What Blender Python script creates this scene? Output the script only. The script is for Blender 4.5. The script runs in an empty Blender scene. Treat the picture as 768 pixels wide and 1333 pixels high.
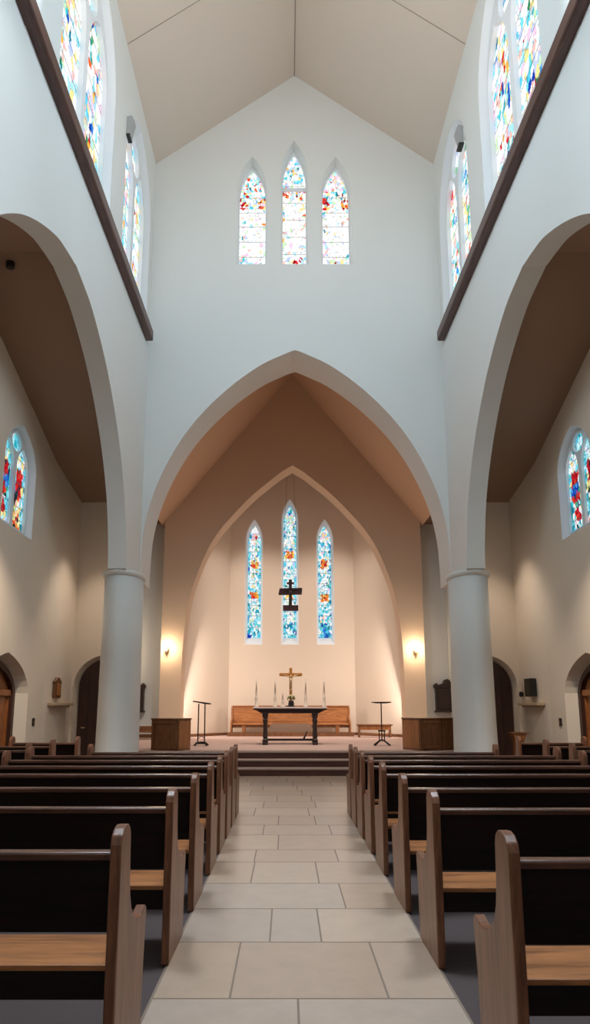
import bpy, bmesh, math, random
from mathutils import Vector, Matrix
from mathutils.geometry import tessellate_polygon
import numpy as np
random.seed(7)
sc = bpy.context.scene
COL = sc.collection
PI = math.pi

# ------------------------------------------------------------------ camera
FPX = 950.0; TH = math.atan(.20)
PV = 922.0 - FPX*math.tan(TH); PU = 373.0
cd = bpy.data.cameras.new('camera'); cam = bpy.data.objects.new('camera', cd); COL.objects.link(cam)
cam.location = (-0.09, 0, 1.5); cam.rotation_euler = (PI/2+TH, 0, 0)
cd.sensor_fit = 'VERTICAL'; cd.sensor_height = 36.0; cd.lens = 36.0*FPX/1333.0
cd.shift_x = (384.0-PU)/1333.0; cd.shift_y = (PV-666.5)/1333.0
cd.clip_end = 200
sc.camera = cam

# ------------------------------------------------------------------ world, exposure, large lights
W = bpy.data.worlds.new('world'); sc.world = W; W.use_nodes = True
W.node_tree.nodes['Background'].inputs[0].default_value = (.62, .78, 1, 1)
W.node_tree.nodes['Background'].inputs[1].default_value = .6
sc.view_settings.view_transform = 'Standard'; sc.view_settings.look = 'None'
sc.view_settings.gamma = 1; sc.view_settings.exposure = 0.0; sc.view_settings.use_curve_mapping = False
sc.cycles.use_denoising = True
sc.cycles.max_bounces = 8; sc.cycles.diffuse_bounces = 5
sc.cycles.sample_clamp_indirect = 6

def area(name, loc, target, sx, sy, power, color, spread=180):
    l = bpy.data.lights.new(name, 'AREA'); l.shape = 'RECTANGLE'; l.size = sx; l.size_y = sy
    l.energy = power; l.color = color; l.spread = math.radians(spread)
    o = bpy.data.objects.new(name, l); COL.objects.link(o); o.location = loc
    o.rotation_euler = (Vector(target)-Vector(loc)).to_track_quat('-Z', 'Y').to_euler()
    return o
def spot(name, loc, target, power, color, deg=80, blend=.6, r=.06):
    l = bpy.data.lights.new(name, 'SPOT'); l.energy = power; l.color = color
    l.spot_size = math.radians(deg); l.spot_blend = blend; l.shadow_soft_size = r
    o = bpy.data.objects.new(name, l); COL.objects.link(o); o.location = loc
    o.rotation_euler = (Vector(target)-Vector(loc)).to_track_quat('-Z', 'Y').to_euler()
    return o
def point(name, loc, power, color, r=.05):
    l = bpy.data.lights.new(name, 'POINT'); l.energy = power; l.color = color; l.shadow_soft_size = r
    o = bpy.data.objects.new(name, l); COL.objects.link(o); o.location = loc
    return o
DAY = (.69, .87, 1.0); WARM = (1.0, .70, .44)
# daylight through the great window behind the camera and through the clerestory windows beside and behind it
area('west_window_daylight', (.12, -6.6, 11.0), (.12, 16, 9.5), 3.4, 6.0, 60, DAY, 150)
for k, y in enumerate((6.6, 2.4, -1.8)):
    area('clerestory_daylight', (-3.25, y, 12.2), ((3.7, y+4.6, 10.2), (.9, y+3.5, .5), (.9, 1.5, .5))[k], 2.0, 3.0, (180, 50, 15)[k], DAY, (125, 180, 180)[k])
    area('clerestory_daylight', (3.49, y, 12.2), ((-3.5, y+4.6, 10.2), (-.8, y+3.5, .5), (-.8, 1.5, .5))[k], 2.0, 3.0, (180, 50, 15)[k], DAY, (125, 180, 180)[k])
for s in (-1, 1):
    area('aisle_fill', (.12+s*3.35, 7.0, 11.6), (.0, 5.0, .3), 2.2, 2.2, 200, (.78, .90, 1.0), 100)  # added second lamp per side, aimed down to brighten aisle and pews
# warm lamps: unseen floodlights in the sanctuary, added fills in the crossing and aisle ends, wall floodlights thrown up onto the nave ceiling
for s in (-1, 1):
    spot('sanctuary_flood', (.12+s*2.5, 26.1, 8.9), (.12-s*.4, 28.4, 1.0), 420, (1.0, .88, .78), 100, 1.0, .15)
    area('sanctuary_side_flood', (.12+s*3.5, 26.05, 2.8), (.12-s*1.6, 28.5, 1.4), .5, 3.4, 66, (1.0, .88, .79))
    spot('crossing_fill', (.12+s*3.3, 18.2, 7.2), (.12+s*2.6, 25, 2.4), 440, (1.0, .84, .70), 60, 1.0, .12)  # added fill behind the great arch, no fixture, warms the inner arch wall
    spot('crossing_down_fill', (.12+s*1.6, 18.3, 8.6), (.12+s*.8, 22.0, .5), 1080, (1.0, .87, .76), 80, .9, .12)  # added unseen fill, bounces off the platform onto the lower arch wall
    spot('aisle_flood', (.12+s*4.25, 11.2, 5.6), (.12+s*5.6, 13.7, 1.5), 700, (1.0, .84, .68), 58, 1.0, .1)
    spot('aisle_end_fill', (.12+s*4.55, 16.7, 6.0), (.12+s*4.95, 16.5, 0), 260, (1.0, .86, .72), 72, 1.0, .1)  # added fill hidden behind the pier, brightens the aisle end wall
    spot('ceiling_flood', (.12+s*3.2, 9.0, 10.9), (.12-s*1.6, 13.2, 17.2), 330, (1.0, .80, .62), 110, 1.0, .15)

# ------------------------------------------------------------------ materials
def lin(c):
    return tuple(((x/255.)/12.92 if x/255. <= .04045 else ((x/255.+.055)/1.055)**2.4) for x in c)
def mat(name, col, rough=.6, metal=0, noise=0, nscale=6, col2=None, bump=0, bscale=60, spec=None):
    m = bpy.data.materials.new(name); m.use_nodes = True; nt = m.node_tree
    b = nt.nodes['Principled BSDF']; c = lin(col)
    b.inputs['Base Color'].default_value = (*c, 1); b.inputs['Roughness'].default_value = rough
    b.inputs['Metallic'].default_value = metal
    if spec is not None: b.inputs['Specular IOR Level'].default_value = spec
    tc = nt.nodes.new('ShaderNodeTexCoord')
    if noise or col2:
        n = nt.nodes.new('ShaderNodeTexNoise'); n.inputs['Scale'].default_value = nscale; n.inputs['Detail'].default_value = 4
        nt.links.new(tc.outputs['Object'], n.inputs['Vector'])
        r = nt.nodes.new('ShaderNodeMix'); r.data_type = 'RGBA'
        c2 = lin(col2) if col2 else tuple(x*(1-noise) for x in c)
        r.inputs[6].default_value = (*c, 1); r.inputs[7].default_value = (*c2, 1)
        nt.links.new(n.outputs['Fac'], r.inputs[0]); nt.links.new(r.outputs[2], b.inputs['Base Color'])
    if bump:
        n2 = nt.nodes.new('ShaderNodeTexNoise'); n2.inputs['Scale'].default_value = bscale; n2.inputs['Detail'].default_value = 3
        nt.links.new(tc.outputs['Object'], n2.inputs['Vector'])
        bp = nt.nodes.new('ShaderNodeBump'); bp.inputs['Strength'].default_value = bump; bp.inputs['Distance'].default_value = .01
        nt.links.new(n2.outputs['Fac'], bp.inputs['Height']); nt.links.new(bp.outputs['Normal'], b.inputs['Normal'])
    return m
def wood(name, col, dark, rough=.42, axis=0, scale=5, spec=.5):
    m = bpy.data.materials.new(name); m.use_nodes = True; nt = m.node_tree; b = nt.nodes['Principled BSDF']
    tc = nt.nodes.new('ShaderNodeTexCoord'); mp = nt.nodes.new('ShaderNodeMapping')
    s = [9., 9., 9.]; s[axis] = .8; mp.inputs['Scale'].default_value = s
    nt.links.new(tc.outputs['Object'], mp.inputs['Vector'])
    n = nt.nodes.new('ShaderNodeTexNoise'); n.inputs['Scale'].default_value = scale*.55; n.inputs['Detail'].default_value = 6
    n.inputs['Distortion'].default_value = 1.1
    nt.links.new(mp.outputs[0], n.inputs['Vector'])
    n2 = nt.nodes.new('ShaderNodeTexNoise'); n2.inputs['Scale'].default_value = scale*4; n2.inputs['Detail'].default_value = 2
    nt.links.new(mp.outputs[0], n2.inputs['Vector'])
    ad = nt.nodes.new('ShaderNodeMath'); ad.operation = 'MULTIPLY_ADD'; ad.inputs[1].default_value = .35
    nt.links.new(n2.outputs['Fac'], ad.inputs[0]); nt.links.new(n.outputs['Fac'], ad.inputs[2])
    cr = nt.nodes.new('ShaderNodeValToRGB'); e = cr.color_ramp.elements
    e[0].position = .45; e[0].color = (*lin(dark), 1); e[1].position = .85; e[1].color = (*lin(col), 1)
    nt.links.new(ad.outputs[0], cr.inputs[0]); nt.links.new(cr.outputs[0], b.inputs['Base Color'])
    b.inputs['Roughness'].default_value = rough; b.inputs['Specular IOR Level'].default_value = spec
    return m
M = {}
M['plaster'] = mat('white_plaster', (226, 228, 226), .75, noise=.04, nscale=1.2, bump=.05, bscale=40)
M['cream'] = mat('cream_plaster', (224, 208, 190), .78, noise=.05, nscale=1.0, bump=.05, bscale=40)
M['tan'] = mat('tan_plaster', (196, 166, 138), .8, noise=.05, nscale=1.0)
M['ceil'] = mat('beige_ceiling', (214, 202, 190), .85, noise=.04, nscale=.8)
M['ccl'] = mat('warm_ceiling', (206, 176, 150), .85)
M['tan_c'] = mat('tan_cream_plaster', (208, 184, 160), .8)
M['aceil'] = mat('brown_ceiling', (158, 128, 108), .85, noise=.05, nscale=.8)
M['seam'] = mat('ceiling_seam', (150, 138, 128), .9)
M['stone_frame'] = mat('white_stone', (232, 236, 240), .6)
M['pew'] = wood('walnut_end', (148, 98, 70), (94, 57, 40), .36, 2)
M['pew_shaded'] = wood('shaded_dark_walnut', (34, 19, 14), (14, 8, 6), .5, 0, spec=.3)  # dark stain, with the shade on the pew backs put into its colour
M['rail'] = wood('pew_rail', (112, 74, 58), (72, 44, 34), .28, 0)
M['seat'] = wood('honey_seat', (196, 130, 80), (122, 74, 40), .40, 0, 3)
M['oak'] = wood('oak', (176, 116, 66), (124, 74, 38), .45, 2)
M['oakx'] = wood('oak_bench', (188, 126, 74), (138, 84, 44), .45, 0)
M['oakdark'] = wood('brown_oak', (136, 90, 54), (88, 54, 30), .45, 2)
M['door'] = wood('door_oak', (172, 104, 52), (112, 62, 28), .45, 2)
M['doordark'] = wood('dark_door', (70, 36, 22), (38, 18, 12), .5, 2)
M['beam'] = wood('mahogany_rail', (98, 62, 52), (60, 36, 30), .4, 1)
M['iron'] = mat('black_iron', (34, 28, 27), .45, .4)
M['darkwood'] = wood('ebony_wood', (52, 30, 24), (28, 15, 12), .45, 0)
M['gold'] = mat('gilt_wood', (196, 130, 58), .35, .35)
M['ivory'] = mat('ivory_wax', (214, 200, 184), .5)
M['brass'] = mat('pale_brass', (186, 160, 120), .35, .5)
M['red'] = wood('dark_red_wood', (84, 30, 22), (46, 16, 12), .45, 0)
M['cloth'] = mat('white_linen', (222, 206, 196), .8, bump=.2, bscale=200)
M['grey'] = mat('grey_metal', (170, 172, 174), .5, .2)
M['black'] = mat('black_plastic', (26, 24, 22), .5)
M['olive'] = mat('speaker_grille', (62, 54, 38), .7)
M['leaf'] = mat('leaf_green', (70, 96, 44), .6)
M['petal'] = mat('cream_petal', (226, 214, 170), .6)
M['carpet'] = mat('carpet', (92, 80, 80), .95, noise=.25, nscale=120, bump=.4, bscale=300)
M['pcarpet'] = mat('platform_carpet', (190, 162, 152), .95, noise=.08, nscale=60, bump=.3, bscale=300)
M['riser'] = wood('step_riser', (96, 56, 44), (62, 36, 28), .5, 0)
M['nosing'] = mat('step_tread', (178, 156, 146), .6)
M['grout'] = mat('grout', (146, 128, 114), .9)
M['ledge'] = mat('beige_ledge', (184, 158, 130), .7)

def tile_mat():
    m = bpy.data.materials.new('limestone_tile'); m.use_nodes = True; nt = m.node_tree; b = nt.nodes['Principled BSDF']
    at = nt.nodes.new('ShaderNodeAttribute'); at.attribute_name = 'Col'
    tc = nt.nodes.new('ShaderNodeTexCoord'); n = nt.nodes.new('ShaderNodeTexNoise')
    n.inputs['Scale'].default_value = 5; n.inputs['Detail'].default_value = 8; n.inputs['Roughness'].default_value = .7
    nt.links.new(tc.outputs['Object'], n.inputs['Vector'])
    cr = nt.nodes.new('ShaderNodeValToRGB'); e = cr.color_ramp.elements
    e[0].position = .3; e[0].color = (.86, .85, .84, 1); e[1].position = .7; e[1].color = (1, 1, 1, 1)
    nt.links.new(n.outputs['Fac'], cr.inputs[0])
    mx = nt.nodes.new('ShaderNodeMix'); mx.data_type = 'RGBA'; mx.blend_type = 'MULTIPLY'; mx.inputs[0].default_value = 1
    nt.links.new(at.outputs['Color'], mx.inputs[6]); nt.links.new(cr.outputs[0], mx.inputs[7])
    nt.links.new(mx.outputs[2], b.inputs['Base Color']); b.inputs['Roughness'].default_value = .28
    return m
M['tile'] = tile_mat()
def glass_mat(name, strength):
    m = bpy.data.materials.new(name); m.use_nodes = True; nt = m.node_tree
    nt.nodes.remove(nt.nodes['Principled BSDF'])
    at = nt.nodes.new('ShaderNodeAttribute'); at.attribute_name = 'Col'
    em = nt.nodes.new('ShaderNodeEmission'); em.inputs['Strength'].default_value = strength
    nt.links.new(at.outputs['Color'], em.inputs[0]); nt.links.new(em.outputs[0], nt.nodes['Material Output'].inputs[0])
    return m
M['glass'] = glass_mat('stained_glass_pale', 1.25)
M['glass_rich'] = glass_mat('stained_glass_rich', 1.0)
def glow(name, col, s):
    m = bpy.data.materials.new(name); m.use_nodes = True; nt = m.node_tree; b = nt.nodes['Principled BSDF']
    b.inputs['Emission Color'].default_value = (*lin(col), 1); b.inputs['Emission Strength'].default_value = s
    return m
M['bulb'] = glow('lamp_glass', (255, 214, 160), 6)

# ------------------------------------------------------------------ helpers
def props(o, label=None, cat=None, group=None, kind=None):
    if label: o['label'] = label
    if cat: o['category'] = cat
    if group: o['group'] = group
    if kind: o['kind'] = kind
    return o
def link(name, me, material, parent=None, smooth=False, bevel=0):
    if material and not me.materials: me.materials.append(material)
    o = bpy.data.objects.new(name, me); COL.objects.link(o)
    if parent: o.parent = parent
    if smooth:
        for p in me.polygons: p.use_smooth = True
    if bevel:
        md = o.modifiers.new('bevel', 'BEVEL'); md.width = bevel; md.segments = 2; md.limit_method = 'ANGLE'
    return o
def obj(name, bm, material, parent=None, smooth=False, bevel=0):
    bmesh.ops.recalc_face_normals(bm, faces=bm.faces)
    me = bpy.data.meshes.new(name); bm.to_mesh(me); bm.free()
    return link(name, me, material, parent, smooth, bevel)
def empty(name, loc=(0, 0, 0), rz=0):
    o = bpy.data.objects.new(name, None); COL.objects.link(o); o.location = loc; o.rotation_euler = (0, 0, rz)
    o.empty_display_size = .1
    return o
def box(bm, x0, x1, y0, y1, z0, z1):
    v = [bm.verts.new(p) for p in ((x0,y0,z0),(x1,y0,z0),(x1,y1,z0),(x0,y1,z0),(x0,y0,z1),(x1,y0,z1),(x1,y1,z1),(x0,y1,z1))]
    for f in ((0,3,2,1),(4,5,6,7),(0,1,5,4),(1,2,6,5),(2,3,7,6),(3,0,4,7)): bm.faces.new([v[i] for i in f])
    return bm
def nb(): return bmesh.new()
def bx(*a): return box(nb(), *a)
def lathe(bm, prof, cx=0, cy=0, n=24, sy=1, cap=True):
    rings = []
    for r, z in prof:
        rings.append([bm.verts.new((cx+r*math.cos(2*PI*i/n), cy+r*sy*math.sin(2*PI*i/n), z)) for i in range(n)])
    for a, b in zip(rings, rings[1:]):
        for i in range(n): bm.faces.new((a[i], a[(i+1) % n], b[(i+1) % n], b[i]))
    if cap: bm.faces.new(rings[0][::-1]); bm.faces.new(rings[-1])
    return bm
def tube(bm, pts, r, n=8, r2=None):
    pts = [Vector(p) for p in pts]; rings = []; up = None
    for i, p in enumerate(pts):
        d = (pts[min(i+1, len(pts)-1)]-pts[max(i-1, 0)]).normalized()
        if up is None: up = d.orthogonal().normalized()
        a = (up-d*up.dot(d)).normalized(); up = a; b = d.cross(a)
        rr = r if r2 is None else r+(r2-r)*i/(len(pts)-1)
        rings.append([bm.verts.new(p+a*rr*math.cos(2*PI*k/n)+b*rr*math.sin(2*PI*k/n)) for k in range(n)])
    for a, b in zip(rings, rings[1:]):
        for k in range(n): bm.faces.new((a[k], a[(k+1) % n], b[(k+1) % n], b[k]))
    bm.faces.new(rings[0][::-1]); bm.faces.new(rings[-1])
    return bm
def prism(bm, poly, P, d0, d1):
    """poly (a,b) mapped by P(a,b,d) and given thickness d0..d1"""
    return slab(bm, poly, [], P, d0, d1)
def slab(bm, outline, holes, P, d0, d1, holes_back=None, back=None):
    hb = holes_back or holes; ob = back or outline
    for loops, d in (([outline]+holes, d0), ([ob]+hb, d1)):
        flat = [p for l in loops for p in l]
        vs = [bm.verts.new(P(p[0], p[1], d)) for p in flat]
        tri = tessellate_polygon([[Vector((p[0], p[1], 0)) for p in l] for l in loops])
        for t in tri:
            if len(set(t)) == 3:
                try: bm.faces.new([vs[i] for i in t])
                except ValueError: pass
        if d == d0: front = vs
    i0 = 0
    for l in [outline]+holes:
        n = len(l)
        for i in range(n):
            a, b = i0+i, i0+(i+1) % n
            bm.faces.new((front[a], front[b], vs[b], vs[a]))
        i0 += n
    return bm
def lancet(cx, w, z0, zs, za, n=9):
    a = w/2; h = za-zs; pts = [(cx-a, z0), (cx+a, z0)]
    if h < a*.95:
        arc = []
        for i in range(n+1):
            t = i/n; arc.append((cx+(1-t)**2*a+2*t*(1-t)*a*.88, zs+2*t*(1-t)*h*.72+t*t*h))
    elif h >= a:
        R = (a*a+h*h)/(2*a); t1 = math.atan2(h, R-a)
        arc = [(cx+a-R+R*math.cos(t1*i/n), zs+R*math.sin(t1*i/n)) for i in range(n+1)]
    else:
        arc = [(cx+a*math.cos(PI/2*i/n), zs+h*math.sin(PI/2*i/n)) for i in range(n+1)]
    pts += arc + [(2*cx-x, z) for x, z in arc[-2::-1]]
    return pts
def inside(poly, x, y):
    c = False; j = len(poly)-1
    for i in range(len(poly)):
        xi, yi = poly[i]; xj, yj = poly[j]
        if (yi > y) != (yj > y) and x < (xj-xi)*(y-yi)/(yj-yi)+xi: c = not c
        j = i
    return c
CX0 = .12
def smooth_path(pts, k=4):
    out = []
    for i in range(len(pts)-1):
        p0 = pts[max(i-1, 0)]; p1 = pts[i]; p2 = pts[i+1]; p3 = pts[min(i+2, len(pts)-1)]
        for j in range(k):
            t = j/k; out.append(tuple(.5*(2*b+(c-a)*t+(2*a-5*b+4*c-d)*t*t+(3*b-a-3*c+d)*t**3) for a, b, c, d in zip(p0, p1, p2, p3)))
    return out+[pts[-1]]
def nave_left(a, b, d): return Vector((CX0-3.61-d, a, b))
def nave_right(a, b, d): return Vector((CX0+3.61+d, a, b))
def yplane(y):
    return lambda a, b, d: Vector((a, y+d, b))
def structure(o, label, cat):
    return props(o, label, cat, kind='structure')

# ------------------------------------------------------------------ stained glass
PAL = {k: [lin(c) for c in v] for k, v in {
 'white': [(255,255,252),(248,252,255),(255,250,238),(238,248,255),(252,248,244),(255,255,255)],
 'soft': [(255,190,180),(170,225,235),(200,235,190),(250,225,150),(190,205,250),(240,200,225)],
 'red': [(214,30,32),(190,20,40),(232,60,40),(160,16,26)],
 'orange': [(244,140,50),(250,180,70),(232,100,50),(250,210,110)],
 'blue': [(30,90,190),(20,60,170),(50,130,215),(80,160,230)],
 'teal': [(40,170,190),(70,200,214),(20,130,150),(110,215,225)],
 'cyan': [(120,220,240),(160,232,246),(90,200,230),(190,240,250)],
 'green': [(40,130,90),(70,160,110),(110,190,130)],
 'dark': [(24,34,48),(30,50,60),(40,30,40)],
 'yellow': [(238,226,120),(246,236,170)]}.items()}
LEAD = lin((70, 92, 100))
def pick(rng, table):
    t = rng.random()*sum(w for _, w in table)
    for k, w in table:
        t -= w
        if t <= 0: break
    return PAL[k][rng.randrange(len(PAL[k]))]
def scheme_color(kind, u, v, rng, s):
    """u,v in 0..1 of one light; s = seed number"""
    cu = abs(u-.5)*2
    if kind == 'pale':
        if .62 < v < .72 and cu > .45: return pick(rng, [('red', 3), ('orange', 2), ('white', 2), ('soft', 2)])
        if v > .62: return pick(rng, [('white', 9), ('soft', 5), ('teal', 1), ('cyan', 2.5), ('red', .5), ('orange', .5)])
        if v < .12: return pick(rng, [('white', 4), ('soft', 4), ('cyan', 1), ('red', .4)])
        if cu > .6: return pick(rng, [('white', 9), ('soft', 2), ('teal', .4), ('orange', .2)])
        return pick(rng, [('white', 12), ('soft', 1)])
    if kind == 'mix':
        if cu > .62: return pick(rng, [('white', 7), ('cyan', 2), ('soft', 2)])
        w = .5+.5*math.sin(v*17+s*2.1)
        return pick(rng, [('white', 7), ('teal', 1.5*w), ('blue', 1.1*w), ('red', .8*(1-w)), ('orange', 1.1*(1-w)), ('soft', 4), ('cyan', 1.5), ('green', .4)])
    if kind == 'teal':
        if cu > .74: return pick(rng, [('cyan', 6), ('teal', 2.5), ('blue', .7), ('white', 2)])
        if v < .13: return pick(rng, [('white', 3), ('cyan', 4), ('teal', 3), ('blue', .8)] if s % 3 != 1 else [('teal', 3), ('blue', 4), ('cyan', 1)])
        for vc, k in ((.33+.02*(s % 3), 'orange'), (.62+.03*(s % 2), 'orange'), (.9, 'soft')):
            if abs(v-vc) < .035 and cu < .6: return pick(rng, [(k, 5), ('red', 1.2 if k == 'orange' else .2), ('white', 1)])
        return pick(rng, [('white', 10), ('cyan', 5), ('teal', 1.4), ('blue', .4), ('soft', 2), ('green', .3)])
    if kind == 'rich':
        if cu > .76 or v > .9: return pick(rng, [('cyan', 5), ('teal', 4), ('white', .6)])
        if .74 < v <= .9: return pick(rng, [('white', 5), ('soft', 3), ('yellow', 1.5), ('cyan', 2)])
        if s % 2 == 0:
            if abs(u-.5-.05) < .23 and .5 < v <= .74: return pick(rng, [('red', 8), ('dark', .5)])
            if u < .5 and .34 < v < .55: return pick(rng, [('blue', 4), ('dark', 4)])
            if abs(u-.52) < .15 and .36 < v <= .5: return pick(rng, [('red', 8)])
            if u > .6 and .4 < v < .6: return pick(rng, [('yellow', 6), ('white', 1)])
            if v < .2: return pick(rng, [('orange', 4), ('yellow', 2), ('dark', 2), ('red', 1), ('white', 1)])
        else:
            if abs(u-.55) < .26 and .56 < v <= .74: return pick(rng, [('red', 8), ('dark', .4)])
            if abs(u-.6) < .26 and .46 < v <= .56: return pick(rng, [('blue', 8)])
            if abs(u-.55) < .26 and .36 < v <= .46: return pick(rng, [('red', 7), ('dark', 1)])
            if abs(u-.5) < .24 and .14 < v < .26: return pick(rng, [('red', 8), ('orange', 1)])
        return pick(rng, [('white', 3), ('teal', 2), ('cyan', 2), ('green', 1.5), ('dark', 1), ('soft', 2), ('yellow', 1)])
    return PAL['white'][0]
_gs = [0]
def glass_pane(poly, lights, P, d, kind, parent, cell=.028, shard=.085, bars=5, name='stained_glass', m='glass'):
    """poly: whole opening; lights: list of (u0,u1,z0,z1) spans that get their own design"""
    _gs[0] += 1; sd = _gs[0]; rng = random.Random(100+sd)
    xs = [p[0] for p in poly]; zs = [p[1] for p in poly]
    x0, x1, z0, z1 = min(xs), max(xs), min(zs), max(zs)
    nx = max(6, int((x1-x0)/cell)); nz = max(6, int((z1-z0)/cell))
    ns = int((x1-x0)*(z1-z0)/(shard*shard))
    seeds = np.array([(rng.uniform(x0, x1), rng.uniform(z0, z1)) for _ in range(ns)])
    cols = []
    for sx, sz in seeds:
        for li, (a, b, c, e) in enumerate(lights):
            if a <= sx <= b: break
        cols.append(scheme_color(kind, min(max((sx-a)/(b-a), 0), 1), min(max((sz-c)/(e-c), 0), 1), rng, sd+li))
    cols = np.array(cols)
    gx = x0+(np.arange(nx)+.5)*(x1-x0)/nx; gz = z0+(np.arange(nz)+.5)*(z1-z0)/nz
    GX, GZ = np.meshgrid(gx, gz); pts = np.stack([GX.ravel(), GZ.ravel()], 1)
    near = np.zeros(len(pts), int); lead = np.zeros(len(pts), bool)
    for i in range(0, len(pts), 2000):
        q = pts[i:i+2000]; dd = np.sqrt(((q[:, None, :]-seeds[None])**2*np.array([1.0, .55])).sum(2))
        o = np.argpartition(dd, 1, axis=1)[:, :2]; ar = np.arange(len(q))
        d1, d2 = dd[ar, o[:, 0]], dd[ar, o[:, 1]]
        near[i:i+2000] = np.where(d1 < d2, o[:, 0], o[:, 1]); lead[i:i+2000] = abs(d1-d2) < cell*.22
    C = cols[near]; C[lead] = C[lead]*.6+np.array(LEAD)*.25
    if bars:
        for k in range(1, bars+1):
            zz = z0+(z1-z0)*.82*k/(bars+.6); row = np.argmin(abs(gz-zz)); C[row*nx:(row+1)*nx] = C[row*nx:(row+1)*nx]*.35+np.array(LEAD)*.5
    vi = {}; verts = []; faces = []; fc = []
    def vid(i, j):
        if (i, j) not in vi:
            vi[(i, j)] = len(verts); verts.append(P(x0+i*(x1-x0)/nx, z0+j*(z1-z0)/nz, d))
        return vi[(i, j)]
    for j in range(nz):
        for i in range(nx):
            if inside(poly, gx[i], gz[j]):
                faces.append((vid(i, j), vid(i+1, j), vid(i+1, j+1), vid(i, j+1))); fc.append(C[j*nx+i])
    me = bpy.data.meshes.new(name); me.from_pydata([tuple(v) for v in verts], [], faces)
    ca = me.color_attributes.new('Col', 'FLOAT_COLOR', 'CORNER')
    arr = np.ones((len(faces)*4, 4), np.float32); arr[:, :3] = np.repeat(np.array(fc), 4, axis=0)
    ca.data.foreach_set('color', arr.ravel())
    return link(name, me, M[m], parent)
WN = [0]
def window(P, cx, w, z0, zs, za, d, kind, label, lights=1, fw=.06, bars=5, m='glass', cell=.028, shard=.085, dd=.10, sill=None, traceryw=.07, transom=None, lining=None, sillup=0.0):
    """stone frame in the wall opening at depth d, glass, tracery"""
    WN[0] += 1
    outer = lancet(cx, w, z0, zs, za)
    k = (za-zs)/(w/2)
    inner = lancet(cx, w-2*fw, z0+fw, zs, za-fw*math.sqrt(1+k*k)*.75)
    if lining is None:
        bm = nb(); slab(bm, outer, [inner], P, d-dd/2, d+dd/2)
    else:
        bz = sillup
        inner = lancet(cx, w-2*fw, z0+fw+bz, zs, za-fw*math.sqrt(1+k*k)*.75)
        fh = lancet(cx, w-.03, z0+.01, zs, za-.02)
        bm = nb(); slab(bm, outer, [fh], P, lining, d+dd/2, [inner])
    fr = obj('window_%d' % WN[0], bm, M['stone_frame'])
    structure(fr, label, 'window')
    iw = w-2*fw; ih = max(p[1] for p in inner)
    if lights == 1:
        spans = [(cx-iw/2, cx+iw/2, z0+fw+sillup, ih)]
    else:
        t = traceryw; lw = (iw-t)/2
        l1 = (cx-iw/2, cx-t/2); l2 = (cx+t/2, cx+iw/2)
        zs2 = zs-(za-zs)*.02; za2 = zs2+(za-zs)*.52
        hl = [lancet((a+b)/2, b-a-.04, z0+fw+.02, zs2-.1, za2, 6) for a, b in (l1, l2)]
        # eye of the tracery above the two lights
        zc = zs+(ih-zs)*.60; r1 = iw*.17; r2 = (ih-zs)*.27
        eye = [(cx+r1*math.cos(2*PI*i/14), zc+r2*math.sin(2*PI*i/14)*(1.0 if math.sin(2*PI*i/14) < 0 else 1.15)) for i in range(14)]
        bm = nb(); slab(bm, inner, hl+[eye], P, d-dd*.3, d+dd*.3)
        obj('tracery', bm, M['stone_frame'], fr)
        spans = [(l1[0], l1[1], z0+fw, za2), (l2[0], l2[1], z0+fw, za2)]
    if transom:
        bm = nb(); box_p(bm, P, cx-iw/2, cx+iw/2, transom-.045, transom+.045, d-dd*.3, d+dd*.3)
        obj('transom', bm, M['stone_frame'], fr)
    glass_pane(inner, spans, P, d+.01 if lining is None else d+dd*.35, kind, fr, cell, shard, bars, m=m)
    return fr
def box_p(bm, P, a0, a1, b0, b1, d0, d1):
    prism(bm, [(a0, b0), (a1, b0), (a1, b1), (a0, b1)], P, d0, d1)

# ------------------------------------------------------------------ floor, steps, platform
YB = -7.0
structure(obj('floor', bx(-6.5, 6.8, YB-.5, 29.5, -.3, -.012), M['carpet']), 'dark grey carpet floor under the rows of pews', 'floor')
def tiles():
    rows = [1.2, 2.15, 3.15, 4.22, 5.17, 5.98, 6.80, 7.71, 8.35, 9.29, 10.05, 10.89]
    js = [[-.3, .5], [-.5, .1], [-.03], [-.39, .45], [-.20, .14], [.365], [-.405, .195], [-.415, .43], [-.185], [-.38, .46], [-.2, .3]]
    rng = random.Random(3); T = []
    for i in range(len(rows)-1):
        xs = [-.80]+js[i]+[.81]
        for a, b in zip(xs, xs[1:]): T.append((a, b, rows[i], rows[i+1]))
    y = 10.89
    while y < 17.09:
        y2 = min(y+.82, 17.1)
        q = rng.uniform(-.75, .05); xs = [-3.2, q-1.7, q-.85, q, q+rng.uniform(.55, 1.0), q+1.8, 2.6, 3.5]
        for a, b in zip(xs, xs[1:]): T.append((a, b, y, y2))
        y = y2
    bm = nb(); lay = bm.loops.layers.float_color.new('Col')
    g = .006; base = [lin((203, 180, 161)), lin((198, 174, 155)), lin((207, 185, 166)), lin((201, 182, 167)), lin((202, 178, 157))]
    for a, b, c, e in T:
        f0 = len(bm.faces); box(bm, a+g, b-g, c+g, e-g, -.011, 0); bm.faces.ensure_lookup_table()
        k = rng.uniform(.93, 1.05); cc = base[rng.randrange(5)]
        for f in bm.faces[f0:]:
            for l in f.loops: l[lay] = (cc[0]*k, cc[1]*k, cc[2]*k, 1)
    o = obj('aisle_tiles', bm, M['tile']); o.name = 'floor_aisle'
    structure(o, 'pale limestone slabs paving the centre aisle up to the altar steps', 'floor')
    bm = bx(-.81, .82, 1.2, 10.89, -.0119, -.003); box(bm, -3.2, 3.5, 10.89, 17.1, -.0119, -.003)
    g_ = obj('grout', bm, M['grout'], o)
tiles()
PZ = .5
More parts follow.
